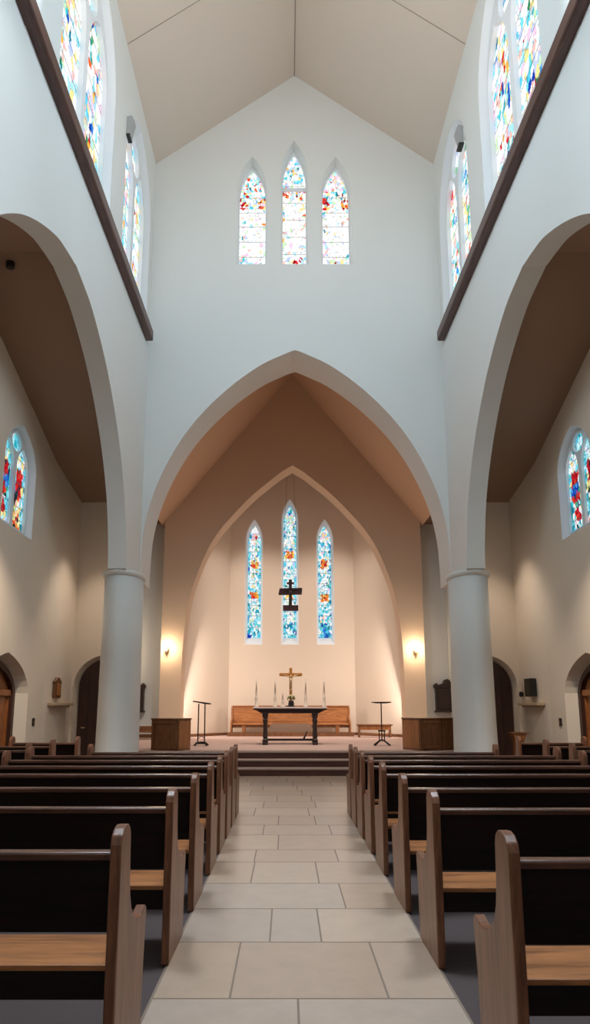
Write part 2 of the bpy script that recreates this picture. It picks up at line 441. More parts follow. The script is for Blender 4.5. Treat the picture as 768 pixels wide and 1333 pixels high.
for k in range(3):
    bm = bx(-3.42, 3.66, 17.1+.37*k, 17.9+.2, PZ/3*k, PZ/3*(k+1)-.035)
    o = obj('trim_%d' % (k+1), bm, M['riser'])
    structure(o, ['lowest', 'middle', 'top'][k]+' dark wooden riser of the altar steps, full width', 'step')
    obj('tread', bx(-3.42, 3.66, 17.07+.37*k, 17.9+.2, PZ/3*(k+1)-.035, PZ/3*(k+1)), M['nosing'], o, bevel=.006)
structure(obj('floor_platform', bx(-5.3, 5.6, 17.95, 28.6, 0, PZ), M['pcarpet']), 'raised platform with pinkish carpet around the altar', 'platform')

# ------------------------------------------------------------------ facing wall with the great arch
ARCH = [(3.60, 4.40), (3.59, 4.9), (3.56, 5.5), (3.46, 6.1), (3.28, 6.7), (3.0, 7.35), (2.66, 7.95), (2.25, 8.5), (1.78, 9.0), (1.3, 9.42), (.8, 9.78), (.36, 10.0), (.10, 10.12)]
ARCH = smooth_path(ARCH)
half = [(CX0+x, z) for x, z in ARCH]; left = [(CX0-x, z) for x, z in ARCH]
arch_path = half+[(CX0, 10.15)]+left[::-1]
E_Z = 15.40; R_Z = 18.1
outl = [(CX0-3.99, 4.4), (CX0-3.99, E_Z+.25), (CX0, R_Z+.35), (CX0+3.99, E_Z+.25), (CX0+3.99, 4.4)]+arch_path
P16 = yplane(16.6)
uw = [(-.98, .78, 12.5, 14.6, 15.62), (.11, .70, 12.5, 15.05, 16.1), (1.19, .78, 12.5, 14.6, 15.62)]
holes = [lancet(c, w, a, b, t) for c, w, a, b, t in uw]
hb = [lancet(c, w-.06, a, b, t-.06) for c, w, a, b, t in uw]
bm = nb(); slab(bm, outl, holes, P16, 0, 1.2, hb)
structure(obj('wall_chancel_arch', bm, M['plaster']), 'white gable wall with the great pointed arch and three small lancets', 'wall')
names = ['left', 'tall middle', 'right']
for i, (c, w, a, b, t) in enumerate(uw):
    window(P16, c, w, a, b, t, .42, 'pale', names[i]+' pale stained glass lancet high on the gable wall', fw=.05, bars=5, cell=.02, shard=.06,
           transom=14.95 if i == 1 else None)

# ------------------------------------------------------------------ nave arcade walls
prof = [(4.5, 4.4), (4.46, 4.75), (4.37, 5.15), (4.22, 5.6), (4.02, 6.0), (3.72, 6.45), (3.35, 6.88), (2.9, 7.3), (2.4, 7.68), (1.9, 7.97), (1.4, 8.2), (.9, 8.38), (.45, 8.46), (.12, 8.5)]
prof = smooth_path(prof)
def arcade_outline():
    o = [(YB, 4.4), (YB, E_Z+.2), (16.6, E_Z+.2), (16.6, 4.4)]
    for c in (10.65, .05):
        o += [(c+x, z) for x, z in prof]+[(c, 8.52)]+[(c-x, z) for x, z in prof[::-1]]
    return o
CW = [(14.85, 2.75, 10.32, 13.2, 14.8), (10.85, 3.2, 10.32, 13.3, 15.1), (6.6, 2.7, 10.2, 13.3, 15.0), (2.4, 2.7, 10.2, 13.3, 15.0), (-1.8, 2.7, 10.2, 13.3, 15.0)]
for side, P in (('left', nave_left), ('right', nave_right)):
    hs = [lancet(*c) for c in CW]; hbk = hs
    bm = nb(); slab(bm, arcade_outline(), hs, P, 0, .38, hbk)
    structure(obj('wall_'+side+'_arcade', bm, M['plaster']), 'white '+side+' nave wall with pointed arcade arch below and tall windows above', 'wall')
    for i, c in enumerate(CW[:2]):
        window(P, c[0], c[1], c[2], c[3], c[4], .17, 'mix',
               ('far ' if i == 0 else 'near ')+side+' clerestory window with two stained lights above the dark rail', lights=2, fw=.20, bars=7, cell=.034, shard=.13, dd=.16, traceryw=.16, lining=.01)
    for c in CW[2:]:
        bm = nb(); slab(bm, lancet(c[0], c[1], c[2], c[3], c[4]), [lancet(c[0], c[1]-.2, c[2]+.1, c[3], c[4]-.2)], P, .2, .32)
        WN[0] += 1
        w_ = structure(obj('window_%d' % WN[0], bm, M['stone_frame']), side+' clerestory window behind the camera side of the nave', 'window')
        glass_pane(lancet(c[0], c[1]-.2, c[2]+.1, c[3], c[4]-.2), [(c[0]-1.25, c[0]+1.25, c[2], c[4])], P, .26, 'mix', w_, cell=.09, shard=.2)
    # dark wooden rail along the foot of the clerestory
    bm = nb(); prism(bm, [(-.02, 10.22), (.15, 10.22), (.17, 10.25), (.17, 10.46), (.15, 10.49), (-.02, 10.49)],
                     (lambda s: (lambda a, b, d: Vector((CX0+s*(3.61-a), d, b))))(-1 if side == 'left' else 1), YB+.02, 16.28)
    o = obj('clerestory_rail', bm, M['beam'], bevel=.012)
    props(o, 'long dark wooden rail fixed along the '+side+' nave wall below the clerestory windows', 'rail', 'clerestory rails')
    # columns
    sx = -1 if side == 'left' else 1
    for cy in (15.95, 5.35):
        cxx = CX0+sx*3.80
        bm = lathe(nb(), [(.47, 0), (.47, .18), (.44, .24), (.425, 1.2), (.415, 2.6), (.405, 4.28)], cxx, cy, 48, 1.75)
        c_ = obj('column', bm, M['plaster'], smooth=True)
        bm = lathe(nb(), [(.405, 4.28), (.43, 4.30), (.452, 4.33), (.455, 4.37), (.445, 4.40)], cxx, cy, 48, 1.72)
        obj('capital_ring', bm, M['plaster'], c_, smooth=True)
        props(c_, ('smooth white %s column with thin ring capital carrying the chancel arch' if cy > 10 else 'smooth white %s nave column beside the front pews') % side, 'column', kind='structure')

# gable ceiling of the nave
for s, nm in ((-1, 'left'), (1, 'right')):
    bm = nb()
    prism(bm, [(CX0+s*4.0, E_Z-(4.0-3.61)*(R_Z-E_Z)/3.61), (CX0, R_Z), (CX0, R_Z+.3), (CX0+s*4.0, E_Z+.2)], lambda a, b, d: Vector((a, d, b)), YB, 17.8)
    structure(obj('ceiling_'+nm, bm, M['ceil']), nm+' slope of the beige nave ceiling', 'ceiling')
def seam(name, x0, z0, x1, z1, y0, y1, label):
    bm = nb(); prism(bm, [(x0, z0-.006), (x1, z1-.006), (x1, z1+.01), (x0, z0+.01)], lambda a, b, d: Vector((a, d, b)), y0, y1)
    structure(obj(name, bm, M['seam']), label, 'seam')
n_ = 4
for yy in (13.1, 8.9, 4.7):
    for s in (-1, 1):
        seam('trim_%d' % n_, CX0+s*3.6, E_Z, CX0, R_Z, yy, yy+.010, 'thin joint line across the %s slope of the nave ceiling' % ('left' if s < 0 else 'right')); n_ += 1
seam('trim_%d' % n_, CX0-.012, R_Z-.010, CX0+.012, R_Z-.010, YB, 16.6, 'ridge joint of the nave ceiling'); n_ += 1

# back wall with the great west window behind the camera
P_b = lambda a, b, d: Vector((a, YB-d, b))
bm = nb(); slab(bm, [(-6.2, 0), (6.4, 0), (6.4, 9), (4.2, 9), (4.2, 15.7), (CX0, 18.6), (-4.0, 15.7), (-4.0, 9), (-6.2, 9)], [lancet(CX0, 4.2, 7.2, 11.8, 15.2)], P_b, 0, .4)
structure(obj('wall_back', bm, M['plaster']), 'white back wall of the nave behind the camera', 'wall')
WN[0] += 1
wf = structure(obj('window_%d' % WN[0], slab(nb(), lancet(CX0, 4.2, 7.2, 11.8, 15.2), [lancet(CX0, 3.9, 7.35, 11.8, 14.9)], P_b, .15, .35), M['stone_frame']), 'great window in the back wall behind the camera', 'window')
glass_pane(lancet(CX0, 3.9, 7.35, 11.8, 14.9), [(CX0-2, CX0+2, 7.3, 15)], P_b, .25, 'mix', wf, cell=.12, shard=.3)

# ------------------------------------------------------------------ side aisles
for s, side in ((-1, 'left'), (1, 'right')):
    XO = 5.47 if s < 0 else 5.48
    Pout = (lambda s, XO: (lambda a, b, d: Vector((CX0+s*(XO+d), a, b))))(s, XO)
    dc = 13.87 if s < 0 else 13.95
    door_f = lancet(dc, 2.45, -.01, 1.80, 2.54, 8); door_b = lancet(dc, 2.1, -.01, 1.80, 2.42, 8)
    win_f = lancet(13.84, 1.70, 4.90, 6.32, 7.06, 9); win_b = win_f
    win2_f = lancet(7.5, 1.9, 4.80, 6.15, 7.12, 8)
    ridge = lambda y: 8.78-.33*abs(y-10.65) if y > 5.35 else 8.78-.33*abs(y-.05)
    top = [(YB, ridge(YB)+.2), (.05, 8.98), (5.35, 7.23), (10.65, 8.98), (16.0, ridge(16.0)+.2)]
    o_ = [(YB, -.01)]+top+[(16.0, -.01)]
    # the door opening is cut into the outline so that it reaches the floor
    dpts = [door_f[1]]+door_f[2:]+[door_f[0]]
    dbk = [door_b[1]]+door_b[2:]+[door_b[0]]
    bm = nb(); slab(bm, o_+dpts, [win_f], Pout, 0, .34, [win_b], o_+dbk)
    w_ = structure(obj('wall_%s' % side, bm, M['cream']), 'cream outer wall of the %s aisle with stained glass window and arched door' % side, 'wall')
    # splayed end of the outer wall
    bm = nb(); a0 = CX0+s*XO; a1 = CX0+s*(XO-.17)
    prism(bm, [(a0, 16.0), (a1, 17.5), (a1+s*.5, 17.5), (a0+s*.34, 16.0)], lambda a, b, d: Vector((a, b, d)), -.01, 7.3)
    obj('splayed_end', bm, M['cream'], w_)
    # end wall of the aisle
    Pe = yplane(17.5); ec = CX0+s*4.57
    dcf = lancet(ec, 1.36, -.01, 2.0, 2.74, 8); dcb = lancet(ec, 1.2, -.01, 2.0, 2.66, 8)
    xi = CX0+s*3.99; xo = CX0+s*5.9
    ol = [(min(xi, xo), -.01), (min(xi, xo), 7.3), (max(xi, xo), 7.3), (max(xi, xo), -.01), dcf[1]]+dcf[2:]+[dcf[0]]
    olb = [(min(xi, xo), -.01), (min(xi, xo), 7.3), (max(xi, xo), 7.3), (max(xi, xo), -.01), dcb[1]]+dcb[2:]+[dcb[0]]
    bm = nb(); slab(bm, ol, [], Pe, 0, .3, None, olb)
    structure(obj('wall_end_'+side, bm, M['cream']), 'cream end wall of the %s aisle with a dark arched doorway' % side, 'wall')
    # ceilings (cross gables)
    for (ya, yb, c) in ((10.65, 17.8, 10.65), (5.35, 10.65, 10.65), (.05, 5.35, .05), (YB, .05, .05)):
        za = 8.78-.33*abs(ya-c); zb = 8.78-.33*abs(yb-c)
        bm = nb(); prism(bm, [(ya, za), (yb, zb), (yb, zb+.25), (ya, za+.25)], (lambda s: (lambda a, b, d: Vector((CX0+s*d, a, b))))(s), 3.99, 6.1)
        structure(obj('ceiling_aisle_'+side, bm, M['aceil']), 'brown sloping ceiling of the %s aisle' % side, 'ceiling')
    window(Pout, 13.84, 1.70, 4.90, 6.32, 7.06, .16, 'rich', 'richly coloured two-light stained glass window in the outer wall of the %s aisle' % side, lights=2, fw=.10, bars=6, lining=.008,
           m='glass_rich', cell=.022, shard=.075, dd=.1, traceryw=.1)
    # big arched wooden door in the outer wall
    WD = 1 if s < 0 else 3
    d_ = empty('door_%d' % WD, Pout(dc, 0, .3)); structure(d_, 'large arched honey oak door in the outer wall of the %s aisle' % side, 'door')
    def wpt(f):   # world coordinates into the empty's space
        return lambda a, b, d, f=f, l=Vector(d_.location): f(a, b, d)-l
    Q = wpt(Pout)
    fo = lancet(dc, 2.1, 0, 1.80, 2.42, 8); fi = lancet(dc, 1.86, .0, 1.80, 2.30, 8)
    bm = nb(); slab(bm, [fo[0]]+fo[2:][::-1][::-1] if False else [fo[1]]+fo[2:]+[fo[0]]+[fi[0]]+fi[2:][::-1]+[fi[1]], [], Q, .20, .36); obj('door_frame', bm, M['doordark'], d_)
    bm = nb(); prism(bm, fi, Q, .30, .33); obj('door_panel', bm, M['door'], d_)
    bm = nb(); box_p(bm, Q, dc-.93, dc+.93, 1.74, 1.86, .24, .34); box_p(bm, Q, dc-.93, dc+.93, .62, .76, .27, .34); box_p(bm, Q, dc-.93, dc+.93, 0, .18, .27, .34)
    for a in (-.93, -.08, .0, .85): box_p(bm, Q, dc+a, dc+a+.08, 0, 1.76, .27, .34)
    for a in (-.5, .46): box_p(bm, Q, dc+a, dc+a+.04, .18, 1.74, .285, .34)
    obj('door_leaf_frame', bm, M['door'], d_, bevel=.008)
    bm = nb(); slab(bm, lancet(dc-.05, .34, 1.92, 2.1, 2.28, 5), [lancet(dc-.05, .24, 1.96, 2.1, 2.22, 5)], Q, .26, .33); obj('fanlight_ornament', bm, M['doordark'], d_)
    bm = nb(); box_p(bm, Q, dc-.12, dc-.07, .95, 1.15, .24, .28); obj('handle', bm, M['iron'], d_)
    # dark door in the end wall
    d_ = empty('door_%d' % (WD+1), (ec, 17.7, 0)); structure(d_, 'dark brown arched door in the end wall of the %s aisle beside the column' % side, 'door')
    Q = (lambda l: (lambda a, b, d: Vector((a, 17.5+d, b))-l))(Vector(d_.location))
    bm = nb(); prism(bm, lancet(ec, 1.2, 0, 2.0, 2.66, 8), Q, .2, .26); obj('door_panel', bm, M['doordark'], d_)
    bm = nb()
    for a in (-.36, -.12, .12, .36): box_p(bm, Q, ec+a-.008, ec+a+.008, .05, 2.3, .19, .2)
    obj('batten', bm, M['darkwood'], d_)
    bm = nb(); tube(bm, [(-.45*-s if False else -.48*1, 0-.02, 1.05), (-.48, -.08, 1.05), (-.40, -.08, 1.05)], .014); obj('handle', bm, M['brass'], d_)

# ------------------------------------------------------------------ crossing, sanctuary arch wall and apse
Y1 = 25.0
SA = [(3.79, .5), (3.79, 2.0), (3.76, 3.4), (3.69, 4.4), (3.55, 5.3), (3.32, 6.1), (2.98, 6.95), (2.6, 7.6), (2.2, 8.1), (1.75, 8.6), (1.3, 9.05), (.85, 9.43), (.4, 9.8)]
SA = smooth_path(SA)
ap = [(CX0+x, z) for x, z in SA]+[(CX0, 10.05)]+[(CX0-x, z) for x, z in SA[::-1]]
bm = nb(); slab(bm, [(CX0-4.5, .5), (CX0-4.5, 8.15), (CX0-3.4, 9.35), (CX0-3.4, 13.8), (CX0+3.4, 13.8), (CX0+3.4, 9.35), (CX0+4.5, 8.15), (CX0+4.5, .5)]+ap, [], yplane(Y1), 0, .9)
structure(obj('wall_sanctuary_arch', bm, M['tan_c'] if 'tan_c' in M else M['cream']), 'cream wall with the inner pointed arch framing the sanctuary', 'wall')
for s, nm in ((-1, 'left'), (1, 'right')):
    bm = nb(); prism(bm, [(CX0, 13.55), (CX0+s*4.6, 7.84), (CX0+s*4.6, 8.04), (CX0, 13.8)], lambda a, b, d: Vector((a, d, b)), 17.8, 25.6)
    structure(obj('ceiling_crossing_'+nm, bm, M['ccl'] if 'ccl' in M else M['aceil']), 'warm %s slope of the ceiling between the two arches' % nm, 'ceiling')
    bm = bx(min(CX0+s*4.5, CX0+s*6.0), max(CX0+s*4.5, CX0+s*6.0), 17.8, 26.5, 8.12, 8.3)
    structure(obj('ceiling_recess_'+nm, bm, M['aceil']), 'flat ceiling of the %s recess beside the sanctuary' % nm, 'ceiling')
    bm = bx(min(CX0+s*4.4, CX0+s*6.0), max(CX0+s*4.4, CX0+s*6.0), 26.0, 26.3, 0, 8.2)
    structure(obj('wall_recess_'+nm, bm, M['plaster']), 'grey shaded %s recess wall beside the sanctuary arch' % nm, 'wall')
    bm = bx(min(CX0+s*5.5, CX0+s*5.8), max(CX0+s*5.5, CX0+s*5.8), 17.8, 26.1, 0, 8.2)
    structure(obj('wall_crossing_'+nm, bm, M['plaster']), '%s side wall of the space behind the chancel arch' % nm, 'wall')
    # apse side wall
    bm = nb(); prism(bm, [(CX0+s*4.2, 25.9), (CX0+s*2.44, 28.5), (CX0+s*2.44, 28.9), (CX0+s*4.6, 25.9)], lambda a, b, d: Vector((a, b, d)), 0, 11.5)
    structure(obj('wall_apse_'+nm, bm, M['cream']), 'cream angled %s side wall of the sanctuary' % nm, 'wall')
    bm = nb(); prism(bm, [(CX0+s*4.18, 25.92), (CX0+s*2.44, 28.49), (CX0+s*2.42, 28.47), (CX0+s*4.15, 25.90)], lambda a, b, d: Vector((a, b, d)), .5, .6)
    structure(obj('baseboard_apse_'+nm, bm, M['oakdark']), 'thin brown baseboard of the %s apse wall' % nm, 'baseboard')
    bm = bx(min(CX0+s*4.5, CX0+s*5.5), max(CX0+s*4.5, CX0+s*5.5), 25.97, 26.0, .5, .62)
    structure(obj('baseboard_recess_'+nm, bm, M['oakdark']), 'thin brown baseboard of the %s recess wall' % nm, 'baseboard')
P28 = yplane(28.5)
aw = [(-1.38, .70, 3.93, 8.05, 8.98), (.045, .70, 3.93, 8.85, 9.82), (1.44, .70, 3.93, 8.05, 8.98)]
def slopesill(c, w, a, b, t): return lancet(c, w, a, b, t)
bm = nb(); slab(bm, [(-3.0, 0), (-3.0, 11.5), (3.3, 11.5), (3.3, 0)], [lancet(*q) for q in aw], P28, 0, .4, [slopesill(*q) for q in aw])
structure(obj('wall_apse', bm, M['cream']), 'cream back wall of the sanctuary with three tall lancets', 'wall')
for i, q in enumerate(aw):
    c, w, a, b, t = q
    window(P28, c, w, a, b, t, .34, 'teal', names[i]+' tall blue and white stained glass lancet behind the altar', fw=.095, bars=8, cell=.022, shard=.07, m='glass_rich', lining=.005, sillup=.20)
structure(obj('baseboard_apse', bx(-2.3, 2.55, 28.47, 28.5, .5, .6), M['oakdark']), 'thin brown baseboard behind the altar', 'baseboard')
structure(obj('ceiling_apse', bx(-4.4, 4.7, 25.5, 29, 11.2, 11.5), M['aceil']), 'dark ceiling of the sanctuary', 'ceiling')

# ------------------------------------------------------------------ pews
ENDP = [(0, 0), (0, .93), (.015, .965), (.05, .99), (.10, 1.0), (.15, .995), (.185, .975), (.20, .94), (.205, .84), (.213, .76), (.232, .69), (.265, .63), (.315, .58), (.38, .547), (.46, .53), (.53, .528), (.58, .54),
        (.62, .545), (.645, .53), (.65, .49), (.64, .44), (.615, .30), (.60, .0)]
def make_pew(L, sgn):
    """aisle end at x=0, bench extends to x = sgn*L; back towards -y"""
    r = empty('church_pew')
    X = lambda x: sgn*x
    def end(x0):
        bm = nb(); prism(bm, ENDP, lambda a, b, d: Vector((d, a, b)), min(X(x0), X(x0+.048)), max(X(x0), X(x0+.048)))
        return obj('end_panel', bm, M['pew'], r, bevel=.01)
    end(0); end(L-.055)
    lo, hi = min(X(.055), X(L-.055)), max(X(.055), X(L-.055))
    PX = lambda a, b, d: Vector((d, a, b))
    bm = nb(); prism(bm, [(.125, .85), (.15, .85), (.235, .54), (.21, .53)], PX, lo, hi); obj('backrest', bm, M['pew_shaded'], r)
    bm = nb(); prism(bm, [(.095, .85), (.095, .875), (.105, .885), (.165, .885), (.175, .875), (.175, .85)], PX, lo, hi); obj('top_rail', bm, M['rail'], r, bevel=.004)
    bm = nb(); prism(bm, [(.20, .375), (.20, .40), (.59, .415), (.60, .405), (.60, .385), (.58, .375)], PX, lo, hi); obj('seat', bm, M['seat'], r, bevel=.004)
    bm = nb(); box(bm, lo, hi, .205, .23, .26, .375); obj('seat_rail', bm, M['pew_shaded'], r)
    bm = nb(); prism(bm, [(.24, 0), (.24, .26), (.26, .375), (.52, .375), (.54, .3), (.50, 0)], PX, X(L*.5)-.025, X(L*.5)+.025); obj('centre_support', bm, M['pew_shaded'], r)
    return r
def kids(o): return list(o.children)
def copy_tree(o, parent=None):
    ks = kids(o); c = o.copy(); COL.objects.link(c); c.parent = parent
    for k in ks: copy_tree(k, c)
    return c
YL = [3.27, 4.72, 5.90, 7.12, 8.10, 9.02, 9.86, 10.62]
YR = [3.10, 4.66, 5.86, 7.10, 8.10, 9.02, 9.86, 10.62]
ords = ['nearest the camera', 'second from the camera', 'third from the camera', 'fourth from the camera', 'fifth from the camera', 'sixth from the camera', 'one row behind the front row', 'front row closest to the altar steps']
for sgn, ys, side in ((-1, YL, 'left'), (1, YR, 'right')):
    long_ = make_pew(2.72, sgn); shrt = make_pew(2.12, sgn)
    for i, y in enumerate(ys):
        src = shrt if i == 7 else long_
        o = src if i in (0, 7) else copy_tree(src)
        o.location = ((-.79 if sgn < 0 else .80), y, 0)
        props(o, 'walnut pew with honey seat %s of the aisle, %s' % (side, ords[i]), 'pew', 'pews in the nave')
# pews in the side aisles
for sgn, side in ((-1, 'left'), (1, 'right')):
    src = make_pew(1.25, sgn)
    for i, (y, x, rz) in enumerate(((13.55, 3.98, 0), (12.3, 4.05, .04), (11.1, 4.02, -.03))):
        o = src if i == 0 else copy_tree(src)
        o.location = (CX0+sgn*x, y, 0); o.rotation_euler = (0, 0, sgn*rz)
        props(o, 'short brown pew in the %s aisle by the column, %s' % (side, ['closest to the end door', 'middle of the three', 'closest to the camera'][i]), 'pew', 'short pews in the side aisles')
# ------------------------------------------------------------------ altar furniture
def altar():
    r = empty('altar_table', (.01, 21.2, PZ)); props(r, 'long dark altar table with turned legs and pale linen top in the sanctuary', 'altar table')
    bm = bx(-1.03, 1.03, -.42, .42, .955, .995); obj('tabletop', bm, M['darkwood'], r, bevel=.01)
    prismX = lambda a, b, d: Vector((a, d, b))
    bm = nb(); prism(bm, [(-.98, .955), (-.80, .86), (.80, .86), (.98, .955)], prismX, -.34, .34); obj('apron', bm, M['darkwood'], r, bevel=.006)
    obj('altar_cloth', bx(-1.035, 1.035, -.425, .425, .996, 1.04), M['cloth'], r, bevel=.006)
    for x in (-.70, .70):
        for y in (-.30, .30):
            bm = lathe(nb(), [(.075, .05), (.075, .14), (.05, .17), (.068, .24), (.055, .34), (.05, .55), (.068, .68), (.05, .72), (.08, .76), (.08, .87)], x, y, 14)
            obj('leg', bm, M['darkwood'], r, smooth=False)
        obj('foot', bx(x-.07, x+.07, -.38, .38, 0, .06), M['darkwood'], r, bevel=.01)
    obj('stretcher', bx(-.70, .70, -.03, .03, .10, .16), M['darkwood'], r, bevel=.006)
    bm = nb(); prism(bm, [(.36, .16), (.42, .16), (.50, .36), (.47, .36)], prismX, -.02, .02); obj('brace', bm, M['darkwood'], r)
altar()
AT = PZ+1.04
def cross():
    r = empty('standing_cross', (.03, 21.15, AT)); props(r, 'gilt wooden cross with figure standing on the middle of the altar', 'cross')
    obj('post', bx(-.042, .042, -.025, .025, .06, 1.10), M['gold'], r, bevel=.006)
    bm = nb(); prism(bm, [(-.33, .88), (-.31, .86), (.31, .86), (.33, .88), (.33, .93), (.31, .95), (-.31, .95), (-.33, .93)], lambda a, b, d: Vector((a, d, b)), -.022, .022); obj('crossbar', bm, M['gold'], r, bevel=.006)
    obj('base', lathe(nb(), [(.12, 0), (.12, .03), (.08, .045), (.055, .07)], n=16), M['darkwood'], r)
    bm = nb()
    tube(bm, [(0, -.045, .50), (.01, -.05, .60), (0, -.05, .70), (0, -.05, .80)], .022, 8, .034)
    tube(bm, [(-.24, -.04, .91), (-.12, -.045, .87), (0, -.05, .80), (.12, -.045, .87), (.24, -.04, .91)], .013, 8)
    lathe(bm, [(.006, .80), (.026, .82), (.03, .85), (.022, .88), (.004, .895)], 0, -.055, 10)
    tube(bm, [(0, -.045, .52), (.012, -.06, .42), (0, -.045, .30)], .018, 8, .010)
    obj('figure', bm, M['brass'], r, smooth=True)
cross()
def flowers():
    r = empty('flower_vase', (.04, 20.90, AT)); props(r, 'dark vase of pale cream flowers in front of the altar cross', 'vase')
    obj('vase', lathe(nb(), [(.05, 0), (.075, .03), (.085, .08), (.07, .14), (.08, .17)], n=20), M['black'], r, smooth=True)
    rng = random.Random(5); bm = nb(); bm2 = nb()
    for k in range(26):
        a = rng.uniform(0, 2*PI); e = rng.uniform(.1, 1.3); R = .11
        p = Vector((R*math.cos(a)*math.cos(e), R*.8*math.sin(a)*math.cos(e), .22+.10*math.sin(e)))
        bmesh.ops.create_icosphere(bm, subdivisions=1, radius=rng.uniform(.018, .03), matrix=Matrix.Translation(p))
    for k in range(40):
        a = rng.uniform(0, 2*PI); p = Vector((.1*math.cos(a), .09*math.sin(a), .17+rng.uniform(0, .07))); q = p*1.25+Vector((0, 0, rng.uniform(-.05, .04)))
        w = Vector((-math.sin(a), math.cos(a), 0))*.02; v = [bm2.verts.new(x) for x in (p, (p+q)/2+w, q, (p+q)/2-w)]; bm2.faces.new(v)
    obj('blossoms', bm, M['petal'], r); obj('foliage', bm2, M['leaf'], r)
flowers()
cx_ = [(-1.0+.04, .80, 'far left'), (-.42, .80, 'left of the cross'), (.46, .78, 'right of the cross'), (.99, .82, 'far right')]
c0 = None
for i, (x, h, nm) in enumerate(cx_+[(-.20, .42, 'short one close')]):
    if c0 is None or i == 4:
        r = empty('candlestick')
        bm = lathe(nb(), [(.065, 0), (.065, .02), (.042, .05), (.038, h*.30), (.046, h*.33), (.032, h*.36), (.028, h*.55), (.040, h*.57)], n=14); obj('stem', bm, M['ivory'], r, smooth=True)
        cn = obj('candle', lathe(nb(), [(.022, h*.57), (.018, h*.85), (.010, h*.97)], n=12), M['ivory'], r, smooth=True)
        obj('wick', lathe(nb(), [(.003, h*.97), (.002, h)], n=6), M['black'], cn)
        c0 = r
    else: r = copy_tree(c0)
    r.location = (x, 21.38 if i < 4 else 21.3, AT)
    props(r, ['slim pale candlestick at the far left of the altar top', 'slim pale candlestick just left of the altar cross', 'slim pale candlestick just right of the altar cross', 'slim pale candlestick at the far right of the altar top', 'short pale candlestick beside the left of the altar cross'][i], 'candlestick', 'altar candlesticks')
def sedilia():
    r = empty('sanctuary_bench', (.06, 27.55, PZ)); props(r, 'long panelled oak bench against the wall behind the altar', 'bench')
    PXZ = lambda a, b, d: Vector((a, d, b))
    bm = bx(-2.16, 2.16, .22, .28, .44, 1.06); obj('backrest', bm, M['oakx'], r, bevel=.008)
    bm = nb()
    for a in (-2.16, -.72, .72): box(bm, a+.06, a+1.38, .205, .222, .52, .98)
    obj('back_panel', bm, M['oakx'], r, bevel=.01)
    obj('cap_rail', bx(-2.2, 2.2, .18, .31, 1.06, 1.10), M['oak'], r, bevel=.008)
    for s in (-1, 1):
        a, b = sorted((s*2.14, s*.70)); obj('seat', bx(a, b, -.20, .22, .40, .45), M['oakx'], r, bevel=.01)
        a, b = sorted((s*2.14, s*.78)); obj('seat_rail', bx(a, b, -.12, .18, .30, .40), M['oakdark'], r)
        bm = nb(); prism(bm, [(-.22, .06), (-.22, .52), (-.16, .56), (.10, .58), (.18, .72), (.20, 1.04), (.28, 1.04), (.28, .06)], lambda A, B, d: Vector((d, A, B)), s*2.18-.03, s*2.18+.03); obj('end_panel', bm, M['oak'], r, bevel=.01)
        obj('leg', bx(s*1.72-.06, s*1.72+.06, -.16, .2, .06, .40), M['oak'], r)
        obj('leg', bx(s*.92-.04, s*.92+.04, -.16, .2, .06, .40), M['oakdark'], r)
    obj('plinth', bx(-2.3, 2.3, -.35, .35, 0, .13), M['oakdark'], r)
sedilia()
def small_bench():
    r = empty('low_bench', (3.0, 26.3, PZ)); props(r, 'low brown bench standing right of the altar near the apse wall', 'bench')
    obj('seat', bx(-.62, .62, -.2, .2, .40, .45), M['oakdark'], r, bevel=.01)
    obj('apron', bx(-.55, .55, -.16, -.13, .26, .40), M['oak'], r)
    obj('shelf', bx(-.5, .5, -.12, .14, .10, .13), M['oak'], r)
    for s in (-1, 1):
        bm = nb(); prism(bm, [(-.17, 0), (-.13, .40), (.13, .40), (.17, 0), (.08, 0), (0, .12), (-.08, 0)], lambda a, b, d: Vector((d, a, b)), s*.54-.025, s*.54+.025); obj('leg', bm, M['oakdark'], r)
small_bench()
# lecterns
def lectern_left():
    r = empty('lectern', (-2.40, 20.3, PZ)); props(r, 'black two-post iron lectern with slanted desk left of the altar', 'lectern')
    for x in (-.09, .09):
        obj('post', tube(nb(), [(x, 0, .06), (x*.95, 0, 1.12)], .017), M['iron'], r)
    bm = nb(); prism(bm, [(-.24, 1.17), (-.22, 1.20), (.24, 1.135), (.24, 1.10), (.10, 1.11), (-.05, 1.14)], lambda a, b, d: Vector((a, d, b)), -.16, .16); obj('desk', bm, M['iron'], r, bevel=.005)
    bm = nb(); box(bm, -.15, .15, -.05, .05, .05, .10)
    for a in (.6, 2.5, 3.8, 5.6): tube(bm, [(0, 0, .10), (.13*math.cos(a), .13*math.sin(a), .09), (.22*math.cos(a), .22*math.sin(a), .02)], .022)
    obj('base', bm, M['iron'], r)
    bm = nb(); tube(bm, [(-.09, 0, .20), (0, .02, .26), (.09, 0, .20)], .010); obj('brace', bm, M['iron'], r)
def lectern_right():
    r = empty('lectern', (2.49, 20.3, PZ)); props(r, 'black single-post iron lectern with flat desk right of the altar', 'lectern')
    obj('post', tube(nb(), [(0, 0, .12), (0, 0, 1.14)], .016), M['iron'], r)
    bm = nb(); prism(bm, [(-.26, 1.15), (-.25, 1.17), (.26, 1.175), (.26, 1.15), (.12, 1.13), (-.12, 1.13)], lambda a, b, d: Vector((a, d, b)), -.17, .15); obj('desk', bm, M['iron'], r, bevel=.005)
    bm = nb()
    for a in (.5, 2.6, 3.7, 5.8): tube(bm, [(.03*math.cos(a), .03*math.sin(a), .16), (.13*math.cos(a), .13*math.sin(a), .10), (.24*math.cos(a), .24*math.sin(a), .02)], .02)
    tube(bm, [(-.07, 0, .14), (-.07, 0, .40)], .014); tube(bm, [(.07, 0, .14), (.07, 0, .40)], .014); box(bm, -.10, .10, -.03, .03, .38, .42)
    obj('base', bm, M['iron'], r)
